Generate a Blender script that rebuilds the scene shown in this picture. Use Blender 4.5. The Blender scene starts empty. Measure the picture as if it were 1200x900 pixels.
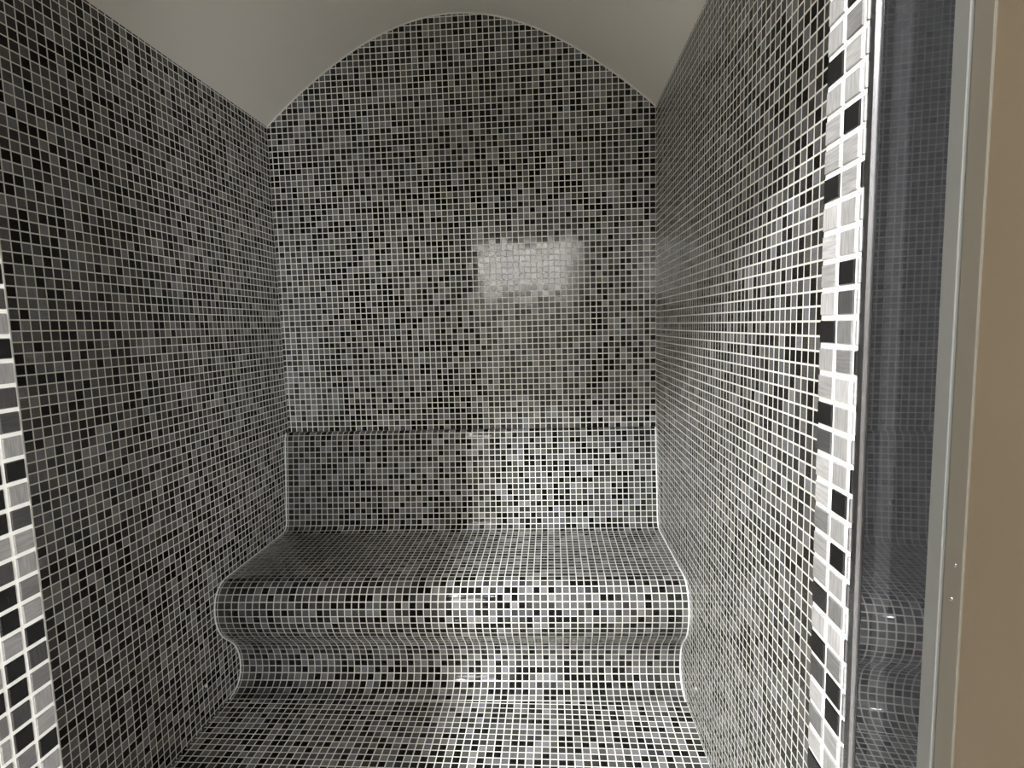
import bpy, bmesh, math, random
from mathutils import Vector, Matrix

# ---------------------------------------------------------------- units
# Everything below is measured in mosaic tiles (25 mm pitch) from the camera
# point and turned into metres by P(); the floor is z = 0.
T = 0.025
XL, XR, YB = -47.64, 17.93, 96.87          # left wall, right wall, back wall
YI, YO = 21.5, 18.94                        # inner / outer face of the doorway wall
DL, DR = -22.0, 10.0                        # doorway reveals
ZF, ZS, ZA, ZL = -52.7, 35.0, 51.35, 25.4   # floor, vault spring, vault apex, lintel
XC = (XL + XR) / 2
HALF = (XR - XL) / 2
LX0, LX1, LY1, LZ1 = -82.0, 92.0, -128.0, 96.0   # lobby outside the door

def P(x, y, z):
    return (x * T, y * T, (z - ZF) * T)

C = bpy.context.scene.collection
scene = bpy.context.scene

# ---------------------------------------------------------------- nodes
class NT:
    def __init__(s, name):
        s.m = bpy.data.materials.new(name)
        s.m.use_nodes = True
        s.t = s.m.node_tree
        s.t.nodes.clear()
        s.out = s.n('ShaderNodeOutputMaterial')
    def n(s, typ, **kw):
        nd = s.t.nodes.new(typ)
        for k, v in kw.items():
            setattr(nd, k, v)
        return nd
    def l(s, a, b):
        s.t.links.new(a, b)
    def val(s, sock, v):
        if isinstance(v, bpy.types.NodeSocket):
            s.l(v, sock)
        else:
            sock.default_value = v
    def math(s, op, a, b=0.0, c=0.0, clamp=False):
        nd = s.n('ShaderNodeMath', operation=op, use_clamp=clamp)
        s.val(nd.inputs[0], a); s.val(nd.inputs[1], b); s.val(nd.inputs[2], c)
        return nd.outputs[0]
    def vec(s, x, y, z=0.0):
        nd = s.n('ShaderNodeCombineXYZ')
        s.val(nd.inputs[0], x); s.val(nd.inputs[1], y); s.val(nd.inputs[2], z)
        return nd.outputs[0]
    def mixc(s, f, a, b):
        nd = s.n('ShaderNodeMix', data_type='RGBA')
        s.val(nd.inputs['Factor'], f)
        s.val(nd.inputs[6], a); s.val(nd.inputs[7], b)
        return nd.outputs[2]
    def mixf(s, f, a, b):
        nd = s.n('ShaderNodeMix', data_type='FLOAT')
        s.val(nd.inputs['Factor'], f)
        s.val(nd.inputs[2], a); s.val(nd.inputs[3], b)
        return nd.outputs[0]
    def bsdf(s, color, rough, normal=None, spec=0.5, metal=0.0, coat=0.0):
        b = s.n('ShaderNodeBsdfPrincipled')
        s.val(b.inputs['Base Color'], color)
        s.val(b.inputs['Roughness'], rough)
        s.val(b.inputs['Specular IOR Level'], spec)
        s.val(b.inputs['Metallic'], metal)
        s.val(b.inputs['Coat Weight'], coat)
        b.inputs['Coat Roughness'].default_value = 0.03
        if normal is not None:
            s.l(normal, b.inputs['Normal'])
        s.l(b.outputs[0], s.out.inputs[0])
        return b

GROUT = (0.86, 0.85, 0.79, 1)
BLACK = (0.008, 0.0072, 0.0062, 1)
SHADES = [(0.0, BLACK), (0.31, (0.042, 0.041, 0.039, 1)), (0.47, (0.092, 0.091, 0.088, 1)),
          (0.68, (0.138, 0.137, 0.136, 1)), (0.88, (0.215, 0.213, 0.218, 1))]

def streak(k, u, v, seed):
    """fine brushed streaks inside a tile, along u or along v by tile"""
    pick = k.math('GREATER_THAN', k.math('FRACT', k.math('MULTIPLY', seed, 7.31)), 0.45)
    a = k.mixf(pick, k.math('MULTIPLY', u, 1.2), k.math('MULTIPLY', u, 11.0))
    b = k.mixf(pick, k.math('MULTIPLY', v, 11.0), k.math('MULTIPLY', v, 1.2))
    nz = k.n('ShaderNodeTexNoise', noise_dimensions='3D')
    k.l(k.vec(a, b, k.math('MULTIPLY', seed, 91.0)), nz.inputs['Vector'])
    nz.inputs['Scale'].default_value = 1.0
    nz.inputs['Detail'].default_value = 1.5
    return k.math('MULTIPLY_ADD', nz.outputs['Fac'], 0.9, 0.55)

def mosaic(name, seed, grout=0.145):
    k = NT(name)
    uv = k.n('ShaderNodeUVMap', uv_map='UVMap')
    sp = k.n('ShaderNodeSeparateXYZ'); k.l(uv.outputs[0], sp.inputs[0])
    u, v = sp.outputs[0], sp.outputs[1]
    fu, fv = k.math('FRACT', u), k.math('FRACT', v)
    cell = k.vec(k.math('FLOOR', u), k.math('FLOOR', v), seed)
    wn = k.n('ShaderNodeTexWhiteNoise', noise_dimensions='3D'); k.l(cell, wn.inputs['Vector'])
    r = wn.outputs['Value']
    ramp = k.n('ShaderNodeValToRGB')
    ramp.color_ramp.interpolation = 'CONSTANT'
    els = ramp.color_ramp.elements
    while len(els) < len(SHADES):
        els.new(0.5)
    for e, (p, c) in zip(els, SHADES):
        e.position = p; e.color = c
    k.l(r, ramp.inputs[0])
    # distance to the tile's edge
    du = k.math('MINIMUM', fu, k.math('SUBTRACT', 1.0, fu))
    dv = k.math('MINIMUM', fv, k.math('SUBTRACT', 1.0, fv))
    d = k.math('MINIMUM', du, dv)
    tile = k.math('GREATER_THAN', d, grout / 2)
    sepc = k.n('ShaderNodeSeparateColor'); k.l(wn.outputs['Color'], sepc.inputs[0])
    st = streak(k, u, v, sepc.outputs[1])
    tc = k.n('ShaderNodeVectorMath', operation='SCALE')
    k.l(ramp.outputs[0], tc.inputs[0]); k.l(st, tc.inputs['Scale'])
    # faint warm or cool cast of single tiles
    cast = k.mixc(sepc.outputs[2], (1.06, 1.0, 0.93, 1), (0.96, 0.99, 1.06, 1))
    tm = k.n('ShaderNodeVectorMath', operation='MULTIPLY')
    k.l(tc.outputs[0], tm.inputs[0]); k.l(cast, tm.inputs[1])
    col = k.mixc(tile, GROUT, tm.outputs[0])
    rough = k.mixf(tile, 0.75, 0.10)
    spec = k.mixf(tile, 0.2, 0.32)
    # every tile is set a hair out of true; edges dip to the grout
    geo = k.n('ShaderNodeNewGeometry')
    jit = k.n('ShaderNodeVectorMath', operation='SUBTRACT')
    k.l(wn.outputs['Color'], jit.inputs[0]); jit.inputs[1].default_value = (0.5, 0.5, 0.5)
    js = k.n('ShaderNodeVectorMath', operation='SCALE'); k.l(jit.outputs[0], js.inputs[0]); js.inputs['Scale'].default_value = 0.02
    ja = k.n('ShaderNodeVectorMath', operation='ADD'); k.l(geo.outputs['Normal'], ja.inputs[0]); k.l(js.outputs[0], ja.inputs[1])
    jn = k.n('ShaderNodeVectorMath', operation='NORMALIZE'); k.l(ja.outputs[0], jn.inputs[0])
    h = k.n('ShaderNodeMapRange'); k.l(d, h.inputs[0])
    h.inputs[1].default_value = grout * 0.35; h.inputs[2].default_value = grout * 0.75
    bump = k.n('ShaderNodeBump'); k.l(h.outputs[0], bump.inputs['Height'])
    bump.inputs['Strength'].default_value = 0.35
    bump.inputs['Distance'].default_value = 0.0012
    k.l(jn.outputs[0], bump.inputs['Normal'])
    k.bsdf(col, rough, bump.outputs[0], spec)
    return k.m

def reveal_tile():
    k = NT('big_tile_glass')
    at = k.n('ShaderNodeAttribute', attribute_name='tile')
    sp = k.n('ShaderNodeSeparateXYZ'); k.l(at.outputs['Vector'], sp.inputs[0])
    uv = k.n('ShaderNodeUVMap', uv_map='UVMap')
    su = k.n('ShaderNodeSeparateXYZ'); k.l(uv.outputs[0], su.inputs[0])
    st = streak(k, su.outputs[0], su.outputs[1], sp.outputs[1])
    v = k.math('MULTIPLY', sp.outputs[0], st)
    base = k.n('ShaderNodeCombineColor')
    k.l(v, base.inputs[0]); k.l(k.math('MULTIPLY', v, 0.985), base.inputs[1]); k.l(k.math('MULTIPLY', v, 0.98), base.inputs[2])
    k.bsdf(base.outputs[0], 0.12, None, 0.28)
    return k.m

def plain(name, color, rough, spec=0.5, metal=0.0, coat=0.0, noise=0.0, scale=6.0):
    k = NT(name)
    c = color if len(color) == 4 else (*color, 1)
    if noise:
        tc = k.n('ShaderNodeTexCoord')
        nz = k.n('ShaderNodeTexNoise'); k.l(tc.outputs['Object'], nz.inputs['Vector'])
        nz.inputs['Scale'].default_value = scale; nz.inputs['Detail'].default_value = 4
        lo = tuple(x * (1 - noise) for x in c[:3]) + (1,)
        hi = tuple(min(1, x * (1 + noise)) for x in c[:3]) + (1,)
        col = k.mixc(nz.outputs['Fac'], lo, hi)
    else:
        col = c
    k.bsdf(col, rough, None, spec, metal, coat)
    return k.m

def glow(name, color, strength):
    k = NT(name)
    e = k.n('ShaderNodeEmission')
    e.inputs[0].default_value = (*color, 1); e.inputs[1].default_value = strength
    k.l(e.outputs[0], k.out.inputs[0])
    return k.m

M = {
    'left': mosaic('mosaic_left', 3.0, 0.125), 'right': mosaic('mosaic_right', 11.0),
    'back': mosaic('mosaic_back', 23.0), 'bench': mosaic('mosaic_bench', 37.0),
    'floor': mosaic('mosaic_floor', 41.0), 'front': mosaic('mosaic_front', 53.0),
    'grout': plain('white_grout', (0.86, 0.86, 0.83), 0.7, 0.25, noise=0.04, scale=40),
    'tile': reveal_tile(),
    'plaster': plain('vault_plaster', (0.78, 0.745, 0.68), 0.75, 0.2, noise=0.04, scale=2.5),
    'caulk': plain('white_caulk', (0.80, 0.78, 0.72), 0.5),
    'lobby_dark': plain('lobby_clay_paint', (0.45, 0.42, 0.38), 0.8, 0.2, noise=0.03),
    'lobby': plain('lobby_paint', (0.82, 0.81, 0.79), 0.8, 0.2, noise=0.03),
    'lobby_floor': plain('lobby_stone', (0.72, 0.71, 0.68), 0.35, 0.4, noise=0.1),
    'steel': plain('brushed_aluminium', (0.36, 0.36, 0.37), 0.25, metal=1.0, noise=0.05, scale=30),
    'dark': plain('charcoal_stile', (0.020, 0.0205, 0.0225), 0.015, 0.42, coat=0.0, noise=0.05, scale=3),
    'rubber': plain('black_seal', (0.012, 0.011, 0.010), 0.5, 0.3, noise=0.1, scale=20),
    'bead': plain('grey_bead', (0.076, 0.076, 0.070), 0.3, 0.4, noise=0.05, scale=8),
    'tan': plain('tan_panel', (0.072, 0.055, 0.036), 0.4, 0.35, noise=0.10, scale=5),
    'strip': plain('grey_band_gloss', (0.036, 0.0365, 0.040), 0.02, 0.42, noise=0.05, scale=3),
    'edging': plain('grey_beige_edging', (0.064, 0.057, 0.044), 0.4, 0.4, noise=0.06, scale=6),
    'chrome': plain('polished_steel', (0.9, 0.9, 0.9), 0.08, metal=1.0, noise=0.02),
    'white': plain('white_enamel', (0.9, 0.9, 0.88), 0.15, 0.6, noise=0.02),
    'water': None,
    'lamp': glow('lamp_glow', (1.0, 0.99, 0.96), 300.0),
    'fill_glow': glow('fill_panel_glow', (0.97, 0.98, 1.0), 15.0),  # emission of the added fill panel in the lobby
    'daylight': glow('window_glow', (1.0, 0.98, 0.94), 11.5),
}
k = NT('water_drop')
g = k.n('ShaderNodeBsdfGlass'); g.inputs['IOR'].default_value = 1.33; g.inputs['Roughness'].default_value = 0.0
k.l(g.outputs[0], k.out.inputs[0]); M['water'] = k.m

# ---------------------------------------------------------------- meshes
def link(name, verts, faces, mats, parent=None, uvs=None, fm=None, smooth=False):
    me = bpy.data.meshes.new(name)
    me.from_pydata(verts, [], faces)
    for m in (mats if isinstance(mats, (list, tuple)) else [mats]):
        me.materials.append(m)
    if fm:
        for p, i in zip(me.polygons, fm):
            p.material_index = i
    if uvs:
        l = me.uv_layers.new(name='UVMap')
        for p in me.polygons:
            for li, uvc in zip(p.loop_indices, uvs[p.index]):
                l.data[li].uv = uvc
    if smooth:
        for p in me.polygons:
            p.use_smooth = True
    me.update()
    o = bpy.data.objects.new(name, me)
    C.objects.link(o)
    if parent is not None:
        o.parent = parent
    return o

class MB:
    """collects quads with their own uvs and material indices"""
    def __init__(s):
        s.v, s.f, s.uv, s.fm = [], [], [], []
    def face(s, pts, uvs=None, m=0):
        i = len(s.v)
        s.v += [tuple(p) for p in pts]
        s.f.append(tuple(range(i, i + len(pts))))
        s.uv.append(uvs or [(0, 0)] * len(pts))
        s.fm.append(m)
    def box(s, x0, x1, y0, y1, z0, z1, m=0):
        a = [P(x, y, z) for z in (z0, z1) for y in (y0, y1) for x in (x0, x1)]
        for q in ((0, 2, 3, 1), (4, 5, 7, 6), (0, 1, 5, 4), (2, 6, 7, 3), (0, 4, 6, 2), (1, 3, 7, 5)):
            s.face([a[i] for i in q], None, m)
    def build(s, name, mats, parent=None, weld=False, smooth=False):
        o = link(name, s.v, s.f, mats, parent, s.uv, s.fm)
        if weld:
            bm = bmesh.new(); bm.from_mesh(o.data)
            bmesh.ops.remove_doubles(bm, verts=bm.verts, dist=1e-5)
            bmesh.ops.recalc_face_normals(bm, faces=bm.faces)
            bm.to_mesh(o.data); bm.free()
        if smooth:
            for p in o.data.polygons:
                p.use_smooth = True
        return o

def struct(o):
    o['kind'] = 'structure'
    return o

def tag(o, label, cat, group=None):
    o['label'] = label; o['category'] = cat
    if group:
        o['group'] = group
    return o

def arch(x):
    u = min(1.0, abs(x - XC) / HALF)
    return ZS + (ZA - ZS) * max(0.0, math.cos(math.pi / 2 * u)) ** 0.93

NX = 66
xs = [XL + (XR - XL) * i / NX for i in range(NX + 1)]

# ---------------------------------------------------------------- room shell
TH = 3.0   # thickness of masonry behind the mosaic
# back wall: arched, one slab
b = MB()
for x0, x1 in zip(xs, xs[1:]):
    z0, z1 = arch(x0), arch(x1)
    q = [(x0, ZF), (x1, ZF), (x1, z1), (x0, z0)]
    b.face([P(x, YB, z) for x, z in q], [(x - XR, z - 0.9) for x, z in q], 0)
    b.face([P(x, YB + TH, z) for x, z in reversed(q)], None, 1)
    b.face([P(x0, YB, z0), P(x1, YB, z1), P(x1, YB + TH, z1), P(x0, YB + TH, z0)], None, 1)
b.face([P(XL, YB, ZF), P(XL, YB + TH, ZF), P(XR, YB + TH, ZF), P(XR, YB, ZF)], None, 1)
struct(b.build('wall_back', [M['back'], M['plaster']]))

def side(name, x, sgn, mat, frac):
    b = MB()
    q = [(YI, ZF), (YB, ZF), (YB, ZS), (YI, ZS)]
    if sgn < 0:
        pts = q
    else:
        pts = list(reversed(q))
    b.box(*( (x - TH, x) if sgn < 0 else (x, x + TH) ), YI, YB + TH, ZF, ZS, 1)
    e = 0.02 * (1 if sgn < 0 else -1)
    b.face([P(x + e, y, z) for y, z in pts], [(y - frac, z + 0.25) for y, z in pts], 0)
    return struct(b.build(name, [M[mat], M['plaster']]))
side('wall_left', XL, -1, 'left', 0.6)
side('wall_right', XR, 1, 'right', 0.3)

# floor of the steam room
b = MB()
q = [(XL, YO), (XR, YO), (XR, YB), (XL, YB)]
b.face([P(x, y, ZF) for x, y in q], [(x - XR, y - 0.2) for x, y in q])
b.box(XL, XR, YO, YB, ZF - 2, ZF - 0.05, 1)
struct(b.build('floor', [M['floor'], M['plaster']]))

# barrel vault
b = MB()
NV = 96
vx = [XL + (XR - XL) * i / NV for i in range(NV + 1)]
for x0, x1 in zip(vx, vx[1:]):
    z0, z1 = arch(x0), arch(x1)
    b.face([P(x0, YI, z0), P(x0, YB, z0), P(x1, YB, z1), P(x1, YI, z1)], None, 0)
    b.face([P(x0, YI, z0 + TH), P(x1, YI, z1 + TH), P(x1, YB, z1 + TH), P(x0, YB, z0 + TH)], None, 0)
struct(b.build('ceiling', [M['plaster']], weld=True, smooth=True))

# thin caulk line where vault and back wall meet
def tube(path, r, n=6):
    v, f = [], []
    for i, p in enumerate(path):
        p = Vector(p)
        a = Vector(path[max(0, i - 1)]); c = Vector(path[min(len(path) - 1, i + 1)])
        d = (c - a).normalized()
        s = d.cross(Vector((0, 1, 0))).normalized()
        if s.length < 0.1:
            s = Vector((1, 0, 0))
        t = d.cross(s).normalized()
        for j in range(n):
            an = 2 * math.pi * j / n
            v.append(tuple(p + r * (math.cos(an) * s + math.sin(an) * t)))
    for i in range(len(path) - 1):
        for j in range(n):
            f.append((i * n + j, i * n + (j + 1) % n, (i + 1) * n + (j + 1) % n, (i + 1) * n + j))
    return v, f
v, f = tube([P(x, YB - 0.1, arch(x) - 0.06) for x in vx], 0.14 * T)
struct(link('trim_1', v, f, M['caulk'], smooth=True))

# ---------------------------------------------------------------- doorway wall with its opening
b = MB()
def rect_front(x0, x1, z0, z1):
    q = [(x0, z0), (x1, z0), (x1, z1), (x0, z1)]
    b.face([P(x, YI, z) for x, z in reversed(q)], [(x, z) for x, z in reversed(q)], 0)
    b.face([P(x, YO, z) for x, z in q], None, 1)
rect_front(LX0, DL, ZF, LZ1)
rect_front(DR, LX1, ZF, LZ1)
rect_front(DL, DR, ZL, LZ1)
b.face([P(DL, YO, ZL), P(DL, YI, ZL), P(DR, YI, ZL), P(DR, YO, ZL)], [(DL, 0), (DL, 2.56), (DR, 2.56), (DR, 0)], 0)
for x in (DL, DR):
    q = [(YO, ZF), (YI, ZF), (YI, ZL), (YO, ZL)]
    b.face([P(x, y, z) for y, z in q], None, 2)
struct(b.build('wall_front', [M['front'], M['lobby'], M['grout']]))

# reveals: rows of larger-looking near tiles, laid one by one in the grout
BK, DK, MD, LT, XLT = 0.009, 0.05, 0.13, 0.23, 0.31
rng = random.Random(7)
def reveal(name, x, sgn, cols, z0, marks):
    b = MB(); att = []
    zt = int(ZL - z0); zb = int(math.ceil(ZF - z0))
    e = 0.06 * sgn                       # tile face stands proud of the grout
    for ci, (y0, y1) in enumerate(cols):
        for r in range(zb, zt):
            val = marks.get((ci, r))
            if val is None:
                val = rng.choice((LT, LT, LT, XLT, MD, BK, DK)) if sgn < 0 else rng.choice((BK, MD, MD, LT, DK))
            sd = rng.random()
            g = 0.085
            if y1 - y0 < 0.4:
                ya, yb = y0, y1 - g
            else:
                ya, yb = y0 + g, y1 - (g if ci else 0.03)
            za, zc = z0 + r + g, z0 + r + 1 - g
            bv = 0.035
            o4 = [(ya, za), (yb, za), (yb, zc), (ya, zc)]
            i4 = [(ya + bv, za + bv), (yb - bv, za + bv), (yb - bv, zc - bv), (ya + bv, zc - bv)]
            off = sd * 50
            ou = [P(x, y, z) for y, z in o4]; iu = [P(x + e, y, z) for y, z in i4]
            w = lambda pts: [(y + off, z + off) for y, z in pts]
            b.face(iu, w(i4), 0); att.append((val, sd, 0))
            for i in range(4):
                j = (i + 1) % 4
                b.face([ou[i], ou[j], iu[j], iu[i]], w([o4[i], o4[j], i4[j], i4[i]]), 0); att.append((val, sd, 0))
    o = b.build(name, [M['tile']])
    a = o.data.attributes.new('tile', 'FLOAT_VECTOR', 'FACE')
    for i, t in enumerate(att):
        a.data[i].vector = t
    return struct(o)

R_MARKS = {(0, 8): BK, (0, 4): BK, (0, -1): BK, (0, -4): BK, (0, -5): DK, (0, -8): MD, (0, -11): BK, (0, -13): BK, (0, -14): DK, (0, -16): MD, (0, -18): BK, (0, 10): LT, (0, 7): LT, (0, 6): LT, (0, 5): LT, (0, 3): XLT, (0, 2): XLT, (0, 1): LT, (0, 0): XLT, (0, -2): LT, (0, -3): LT, (0, -6): XLT, (0, -7): XLT, (0, -9): LT, (0, -10): LT, (0, -12): XLT, (0, -15): XLT, (0, -17): XLT, (1, 10): BK, (1, 6): BK, (1, 1): BK, (1, 0): DK, (1, -1): MD, (1, -7): BK, (1, -9): BK, (1, -14): BK, (1, -15): BK, (1, 9): MD, (1, 8): LT, (1, 7): LT, (1, 5): LT, (1, 4): LT, (1, 3): LT, (1, 2): LT, (1, -2): MD, (1, -3): XLT, (1, -4): LT, (1, -5): LT, (1, -6): LT, (1, -8): LT, (1, -10): LT, (1, -11): MD, (1, -12): XLT, (1, -13): MD, (1, -16): LT, (2, 4): BK, (2, 9): LT, (2, 6): LT, (2, -2): BK, (2, 1): LT}
L_MARKS = {(0, -15): MD, (0, -16): LT, (0, -17): LT, (0, -18): BK, (0, -19): LT, (0, -8): DK, (0, -9): LT, (0, -10): LT, (0, -11): MD, (0, -12): LT, (0, -13): BK, (0, -14): DK, (0, 1): DK, (0, 0): LT, (0, -1): BK, (0, -2): LT, (0, -3): DK, (0, -4): DK, (0, -5): LT, (0, -6): BK, (0, -7): LT, (1, -14): BK, (1, -15): BK, (1, -16): DK, (1, -17): BK, (1, -18): MD, (1, -12): BK, (1, -13): LT, (1, -8): BK, (1, -9): LT, (1, -10): DK, (1, -11): BK}
reveal('trim_2', DR, -1, [(20.36, 21.53), (19.2, 20.36), (18.94, 19.2)], -0.02, R_MARKS)
reveal('trim_3', DL, 1, [(20.49, 21.46), (19.51, 20.49), (18.94, 19.51)], 0.15, L_MARKS)

# ---------------------------------------------------------------- the bench
SK = 1.3                                  # the bench runs slightly askew to the back wall
def skew(x, y):
    return y + (x - XC) / (XR - XL) * SK
back_pts = [(96.8, -17.95), (96.45, -18.0), (96.1, -18.25), (95.85, -18.7), (95.7, -19.4)]
back_pts += [(95.7 - (i / 12) * 1.55, -19.4 - 13.9 * i / 12) for i in range(1, 13)]
back_pts += [(93.95, -34.15), (93.5, -34.75), (92.8, -35.05)]
seat_pts = [(92.8, -35.05), (92.0, -35.1)] + [(92.0 - i * 2.1, -35.1) for i in range(1, 9)] + \
    [(74.5, -35.2), (73.7, -35.45), (73.0, -35.95), (72.4, -36.7), (72.05, -37.6), (71.9, -38.7),
     (71.95, -39.8), (72.2, -40.9), (72.65, -41.95), (73.25, -42.9), (73.95, -43.7)]
base_pts = [(73.95, -43.7), (74.75, -44.45), (75.55, -45.3), (76.2, -46.25), (76.65, -47.3), (76.9, -48.4),
            (76.95, -49.5), (76.8, -50.5), (76.35, -51.4), (75.6, -52.1), (74.6, -52.5), (73.4, -52.66)]
def smooth_path(pts, n=3):
    """Catmull-Rom through the measured profile"""
    out = []
    for i in range(len(pts) - 1):
        p0 = Vector(pts[max(0, i - 1)]); p1 = Vector(pts[i]); p2 = Vector(pts[i + 1]); p3 = Vector(pts[min(len(pts) - 1, i + 2)])
        for j in range(n):
            t = j / n
            out.append(0.5 * ((2 * p1) + (p2 - p0) * t + (2 * p0 - 5 * p1 + 4 * p2 - p3) * t * t + (3 * p1 - p0 - 3 * p2 + p3) * t ** 3))
    out.append(Vector(pts[-1]))
    return [(p.x, p.y) for p in out]
bench = bpy.data.objects.new('bench', None); C.objects.link(bench)
bench.location = P(XC, 84, ZF)
tag(bench, 'built-in mosaic tiled bench with a rounded nose and raised backrest along the back wall', 'bench')
arc = [0.0]
def bench_part(name, pts, closing):
    pts = smooth_path(pts)
    v, f, uv, fm = [], [], [], []
    x0, x1 = XL + 0.03, XR - 0.03
    s = arc[0]; ss = [s]
    for a, c in zip(pts, pts[1:]):
        s += math.hypot(c[0] - a[0], c[1] - a[1]); ss.append(s)
    arc[0] = s
    n = len(pts)
    loop = pts + closing
    ox, oy, oz = bench.location
    loc = lambda x, y, z: tuple(Vector(P(x, y, z)) - Vector((ox, oy, oz)))
    for x in (x0, x1):
        for y, z in loop:
            v.append(loc(x, min(skew(x, y), YB - 0.01) if y < 96.5 else YB - 0.01, z))
    m = len(loop)
    for i in range(m):
        j = (i + 1) % m
        f.append((i, m + i, m + j, j))
        if i < n - 1:
            uv.append([(x0 - XR, -ss[i]), (x1 - XR, -ss[i]), (x1 - XR, -ss[j]), (x0 - XR, -ss[j])]); fm.append(0)
        else:
            uv.append([(0, 0)] * 4); fm.append(1)
    f.append(tuple(range(m))); uv.append([(0, 0)] * m); fm.append(1)
    f.append(tuple(reversed(range(m, 2 * m)))); uv.append([(0, 0)] * m); fm.append(1)
    o = link(name, v, f, [M['bench'], M['grout']], bench, uv, fm)
    for p in o.data.polygons:
        p.use_smooth = p.index < n - 1
    return o
bench_part('backrest', back_pts, [(96.8, -35.05)])
bench_part('seat', seat_pts, [(92.8, -43.7)])
bench_part('base', base_pts, [(92.8, -52.66), (92.8, -43.7)])

# pale grout bead where the bench meets either side wall
prof = smooth_path(back_pts[1:]) + smooth_path(seat_pts)[1:] + smooth_path(base_pts)[1:]
for x in (XL + 0.17, XR - 0.17):
    path = [tuple(Vector(P(x, min(skew(x, y), YB - 0.2), z)) - bench.location) for y, z in prof]
    v, f = [], []
    for i, p in enumerate(path):
        a = Vector(path[max(0, i - 1)]); c = Vector(path[min(len(path) - 1, i + 1)])
        nrm = Vector((1, 0, 0)).cross((c - a).normalized())
        for j in range(6):
            an = math.pi * j / 3
            v.append(tuple(Vector(p) + 0.12 * T * (math.cos(an) * Vector((1, 0, 0)) + math.sin(an) * nrm)))
    for i in range(len(path) - 1):
        for j in range(6):
            f.append((i * 6 + j, i * 6 + (j + 1) % 6, (i + 1) * 6 + (j + 1) % 6, (i + 1) * 6 + j))
    link('edge_grout', v, f, M['grout'], bench, smooth=True)

# ---------------------------------------------------------------- door frame and open door leaf
b = MB()                                   # aluminium angle framing the doorway, right, left and above
def jamb_profile(b, xi, s):
    b.box(*sorted((xi - 0.02 * s, xi + 2.2 * s)), 18.62, 18.94, ZF, ZL + 1.6, 0)
    b.box(*sorted((xi + 0.05 * s, xi + 0.5 * s)), 18.36, 18.62, ZF, ZL + 1.6, 0)
jamb_profile(b, DR, 1); jamb_profile(b, DL, -1)
b.box(DL - 2.2, DR + 2.2, 18.62, 18.94, ZL - 0.02, ZL + 1.6, 0)
fr = b.build('trim_4', [M['steel']])
bv = fr.modifiers.new('bevel', 'BEVEL'); bv.width = 0.0012; bv.segments = 2
struct(fr)

door = bpy.data.objects.new('door_1', None); C.objects.link(door)
door.location = P(10.06, 18.34, ZF)
struct(door)
# leaf built along local +u (from hinge towards the viewer), faces -X
ANG = math.radians(5.0)
door.rotation_euler = (0, 0, -ANG)
def leaf_prism(name, prof, z0, z1, mat, bevel=0.0, smooth=False):
    """prof: closed outline in (distance from hinge, depth behind the face), in tiles"""
    v = []; n = len(prof)
    for z in (z0, z1):
        for u, d in prof:
            v.append((d * T, -u * T, (z - ZF) * T))
    f = [(i, (i + 1) % n, n + (i + 1) % n, n + i) for i in range(n)]
    f += [tuple(reversed(range(n))), tuple(range(n, 2 * n))]
    o = link(name, v, f, mat, door)
    bm = bmesh.new(); bm.from_mesh(o.data); bmesh.ops.recalc_face_normals(bm, faces=bm.faces); bm.to_mesh(o.data); bm.free()
    if bevel:
        m = o.modifiers.new('bevel', 'BEVEL'); m.width = bevel; m.segments = 2
    if smooth:
        for p in o.data.polygons:
            p.use_smooth = len(p.vertices) == 4
        o.data.set_sharp_from_angle(angle=math.radians(25))
    return o
ZD0, ZD1 = ZF + 0.5, ZL - 0.3
W = 30.8
S1 = 3.52                                  # stile width
leaf_prism('hinge_stile', [(0.0, 0.0), (0.75, 0.0), (0.75, 0.06), (1.7, 0.06), (1.7, 0.0), (S1, 0.0), (S1, 1.5), (0.0, 1.5)], ZD0, ZD1, M['dark'])
leaf_prism('grey_band', [(0.75, 0.004), (1.7, 0.004), (1.7, 0.06), (0.75, 0.06)], ZD0, ZD1, M['strip'])  # slightly lighter grey band, flush with the stile face
leaf_prism('lock_stile', [(W - S1, 0.0), (W, 0.0), (W, 1.5), (W - S1, 1.5)], ZD0, ZD1, M['dark'], 0.001)
leaf_prism('top_rail', [(S1, 0.0), (W - S1, 0.0), (W - S1, 1.5), (S1, 1.5)], ZD1 - S1, ZD1, M['dark'], 0.001)
leaf_prism('bottom_rail', [(S1, 0.0), (W - S1, 0.0), (W - S1, 1.5), (S1, 1.5)], ZD0, ZD0 + S1, M['dark'], 0.001)
bead_prof = [(S1, 0.0), (S1 + 0.57, 0.0), (S1 + 0.6, 0.02), (S1 + 0.6, 0.5), (S1, 0.5)]
leaf_prism('bead', bead_prof, ZD0 + S1, ZD1 - S1, M['bead'])
leaf_prism('bead', [(W - u, d) for u, d in bead_prof], ZD0 + S1, ZD1 - S1, M['bead'])
edge = [(S1 + 0.6, 0.1), (S1 + 0.7, 0.1), (S1 + 0.72, 0.02), (S1 + 1.38, 0.02), (S1 + 1.42, 0.04), (S1 + 1.42, 0.9), (S1 + 0.6, 0.9)]
leaf_prism('panel_edging', edge, ZD0 + S1, ZD1 - S1, M['edging'])
leaf_prism('panel_edging', [(W - u, d) for u, d in edge], ZD0 + S1, ZD1 - S1, M['edging'])
leaf_prism('panel', [(S1 + 1.42, 0.06), (W - S1 - 1.42, 0.06), (W - S1 - 1.42, 1.0), (S1 + 1.42, 1.0)], ZD0 + S1, ZD1 - S1, M['tan'])
leaf_prism('seal', [(-0.12, 0.25), (0.0, 0.25), (0.0, 1.2), (-0.12, 1.2)], ZD0, ZD1, M['rubber'])

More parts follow.
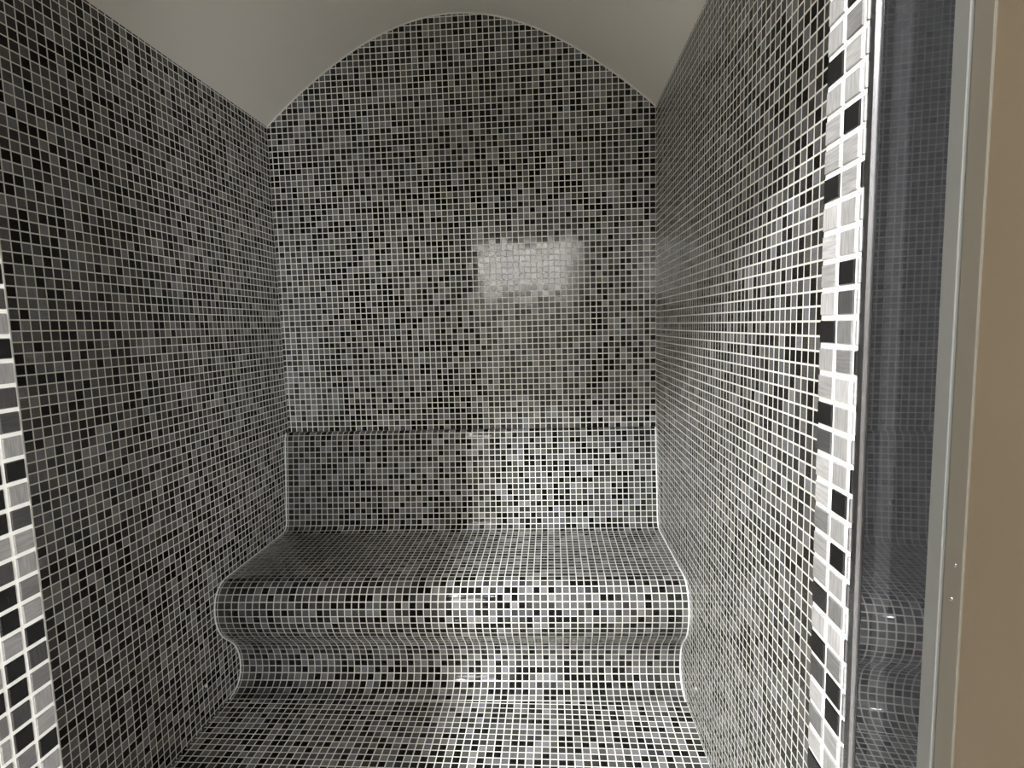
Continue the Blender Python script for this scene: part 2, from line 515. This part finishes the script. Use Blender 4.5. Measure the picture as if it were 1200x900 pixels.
# ---------------------------------------------------------------- small things
def dome(name, loc, axis, r, flat, mat):
    """a low rounded cap sitting on a surface"""
    bm = bmesh.new()
    bmesh.ops.create_uvsphere(bm, u_segments=16, v_segments=10, radius=r)
    bmesh.ops.delete(bm, geom=[x for x in bm.verts if x.co.z < -1e-5], context='VERTS')
    ed = [e for e in bm.edges if e.is_boundary]
    if ed:
        bmesh.ops.contextual_create(bm, geom=ed)
    for x in bm.verts:
        x.co.z *= flat
    me = bpy.data.meshes.new(name); bm.to_mesh(me); bm.free()
    me.materials.append(mat)
    for p in me.polygons:
        p.use_smooth = True
    o = bpy.data.objects.new(name, me); C.objects.link(o)
    o.location = loc
    o.rotation_euler = Vector(axis).to_track_quat('Z', 'Y').to_euler()
    return o
tag(dome('wall_stud', P(XL + 0.02, 68.3, -47.5), (1, 0, 0), 0.22 * T, 0.8, M['white']),
    'tiny white round stud low on the dark mosaic left wall in front of the bench', 'stud', 'wall studs')
tag(dome('wall_stud', P(XR - 0.02, 69.3, -47.3), (-1, 0, 0), 0.16 * T, 0.8, M['white']),
    'tiny white round stud low on the brightly lit mosaic right wall by the bench', 'stud', 'wall studs')
def on_leaf(u, depth, z):
    return (10.06 + depth * math.cos(ANG) - u * math.sin(ANG), 18.34 - depth * math.sin(ANG) - u * math.cos(ANG), z)
tag(dome('water_droplet', P(*on_leaf(4.7, 0.02, -6.05)), (-1, 0, 0), 0.045 * T, 0.9, M['water']),
    'smaller, upper water droplet on the tan edging of the open door', 'droplet', 'droplets on the door')
tag(dome('water_droplet', P(*on_leaf(4.62, 0.02, -6.95)), (-1, 0, 0), 0.06 * T, 0.9, M['water']),
    'larger, lower water droplet on the tan edging of the open door', 'droplet', 'droplets on the door')

# ---------------------------------------------------------------- the lobby the photographer stands in
def lobby_wall(name, q, mat):
    b = MB(); b.face([P(*p) for p in q])
    return struct(b.build(name, [M[mat]]))
lobby_wall('floor_lobby', [(LX0, LY1, ZF - 0.02), (LX1, LY1, ZF - 0.02), (LX1, YO, ZF - 0.02), (LX0, YO, ZF - 0.02)], 'lobby_floor')
lobby_wall('ceiling_lobby', [(LX0, LY1, LZ1), (LX0, YO, LZ1), (LX1, YO, LZ1), (LX1, LY1, LZ1)], 'lobby')
lobby_wall('wall_lobby_left', [(LX0, LY1, ZF), (LX0, YO, ZF), (LX0, YO, LZ1), (LX0, LY1, LZ1)], 'lobby')
lobby_wall('wall_lobby_right', [(LX1, YO, ZF), (LX1, LY1, ZF), (LX1, LY1, LZ1), (LX1, YO, LZ1)], 'lobby')
lobby_wall('wall_lobby_back', [(LX1, LY1, ZF), (LX0, LY1, ZF), (LX0, LY1, LZ1), (LX1, LY1, LZ1)], 'lobby_dark')

win = MB()                                  # wide high-level window in the lobby's far wall
WX0, WX1, WZ0, WZ1 = -46.0, 76.0, 17.0, 52.0
win.face([P(WX1, LY1 + 0.6, WZ0), P(WX0, LY1 + 0.6, WZ0), P(WX0, LY1 + 0.6, WZ1), P(WX1, LY1 + 0.6, WZ1)])
w = struct(win.build('window_1', [M['daylight']]))
fb = MB()
for x0, x1, z0, z1 in ((WX0 - 1.5, WX1 + 1.5, WZ1, WZ1 + 1.5), (WX0 - 1.5, WX1 + 1.5, WZ0 - 1.5, WZ0), (WX0 - 1.5, WX0, WZ0, WZ1), (WX1, WX1 + 1.5, WZ0, WZ1)):
    fb.box(x0, x1, LY1, LY1 + 1.6, z0, z1)
fb.build('window_frame', [M['bead']], w)

win = MB()                                  # added glowing panel, out of view, brightens the bench's left end
GX0, GX1, GZ0, GZ1 = 32.0, 80.0, ZF + 1.5, 13.0
win.face([P(GX1, LY1 + 0.6, GZ0), P(GX0, LY1 + 0.6, GZ0), P(GX0, LY1 + 0.6, GZ1), P(GX1, LY1 + 0.6, GZ1)])
w = struct(win.build('fill_panel', [M['fill_glow']]))
fb = MB()
for x0, x1, z0, z1 in ((GX0 - 1.5, GX1 + 1.5, GZ1, GZ1 + 1.5), (GX0 - 1.5, GX1 + 1.5, ZF, GZ0), (GX0 - 1.5, GX0, GZ0, GZ1), (GX1, GX1 + 1.5, GZ0, GZ1)):
    fb.box(x0, x1, LY1, LY1 + 1.6, z0, z1)
fb.build('window_frame', [M['bead']], w)  # border round the added fill panel

LAMP = (-34.0, -48.0, LZ1 - 0.6)
lamp = bpy.data.objects.new('ceiling_light', None); C.objects.link(lamp)
lamp.location = P(*LAMP)
tag(lamp, 'round white ceiling light of the lobby outside the doorway', 'light')
def disc(name, r, z0, z1, mat, inner=None):
    v, f = [], []
    n = 40
    for z in (z0, z1):
        for i in range(n):
            a = 2 * math.pi * i / n
            v.append((r * T * math.cos(a), r * T * math.sin(a), z * T))
    f = [(i, (i + 1) % n, n + (i + 1) % n, n + i) for i in range(n)] + [tuple(reversed(range(n))), tuple(range(n, 2 * n))]
    return link(name, v, f, mat, lamp)
disc('diffuser', 6.0, -0.9, -0.4, M['lamp'])
disc('lamp_body', 7.0, -0.4, 0.59, M['white'])

# adjustable spotlight on the lobby ceiling, turned towards the doorway
SPOT = Vector(P(-38.5, -90.0, LZ1 - 9.0)); AIM = Vector(P(-8.0, 84.0, -42.0))
sl = bpy.data.objects.new('ceiling_spotlight', None); C.objects.link(sl)
sl.location = SPOT
sl.rotation_euler = (AIM - SPOT).to_track_quat('-Z', 'Y').to_euler()
tag(sl, 'white adjustable spotlight on the lobby ceiling turned to the doorway', 'spotlight')
def ring(name, prof, mat, n=32):
    v, f = [], []
    for r, z in prof:
        for i in range(n):
            a = 2 * math.pi * i / n
            v.append((r * T * math.cos(a), r * T * math.sin(a), z * T))
    for kk in range(len(prof) - 1):
        for i in range(n):
            f.append((kk * n + i, kk * n + (i + 1) % n, (kk + 1) * n + (i + 1) % n, (kk + 1) * n + i))
    return link(name, v, f, mat, sl, smooth=True)
ring('lamp_housing', [(10.6, -0.6), (11.0, -0.6), (11.0, 1.5), (6.0, 3.8), (0.05, 4.2)], M['white'])
ld = bpy.data.lights.new('bulb', 'SPOT'); ld.energy = 1050; ld.shadow_soft_size = 10.0 * T
ld.spot_size = math.radians(56); ld.spot_blend = 0.6; ld.color = (0.96, 0.98, 1.0)
lo = bpy.data.objects.new('bulb', ld); C.objects.link(lo); lo.parent = sl
lo.location = (0, 0, -0.7 * T)

# ---------------------------------------------------------------- camera and look
F, YAW, PITCH, ROLL = 655.389, 0.0704, -0.1034, -0.0276
cy, sy, cp, sp_ = math.cos(YAW), math.sin(YAW), math.cos(PITCH), math.sin(PITCH)
fw = Vector((-sy * cp, cy * cp, sp_)); rt = Vector((cy, sy, 0)); up = rt.cross(fw)
cr, sr = math.cos(ROLL), math.sin(ROLL)
rt, up = cr * rt + sr * up, -sr * rt + cr * up
cam = bpy.data.cameras.new('camera')
cam.sensor_fit = 'HORIZONTAL'; cam.sensor_width = 36.0
cam.lens = F / 1200 * 36.0
cam.clip_start = 0.01
co = bpy.data.objects.new('camera', cam); C.objects.link(co)
co.matrix_world = Matrix.Translation(Vector(P(0, 0, 0))) @ Matrix((rt, up, -fw)).transposed().to_4x4()
scene.camera = co

wd = bpy.data.worlds.new('world'); scene.world = wd
wd.use_nodes = True
wd.node_tree.nodes['Background'].inputs[0].default_value = (0.6, 0.65, 0.7, 1)
wd.node_tree.nodes['Background'].inputs[1].default_value = 0.05

vs = scene.view_settings
vs.view_transform = 'Standard'; vs.look = 'None'; vs.gamma = 1.0; vs.use_curve_mapping = False
vs.exposure = 0.5
cy_ = scene.cycles
cy_.max_bounces = 10; cy_.diffuse_bounces = 6; cy_.glossy_bounces = 5
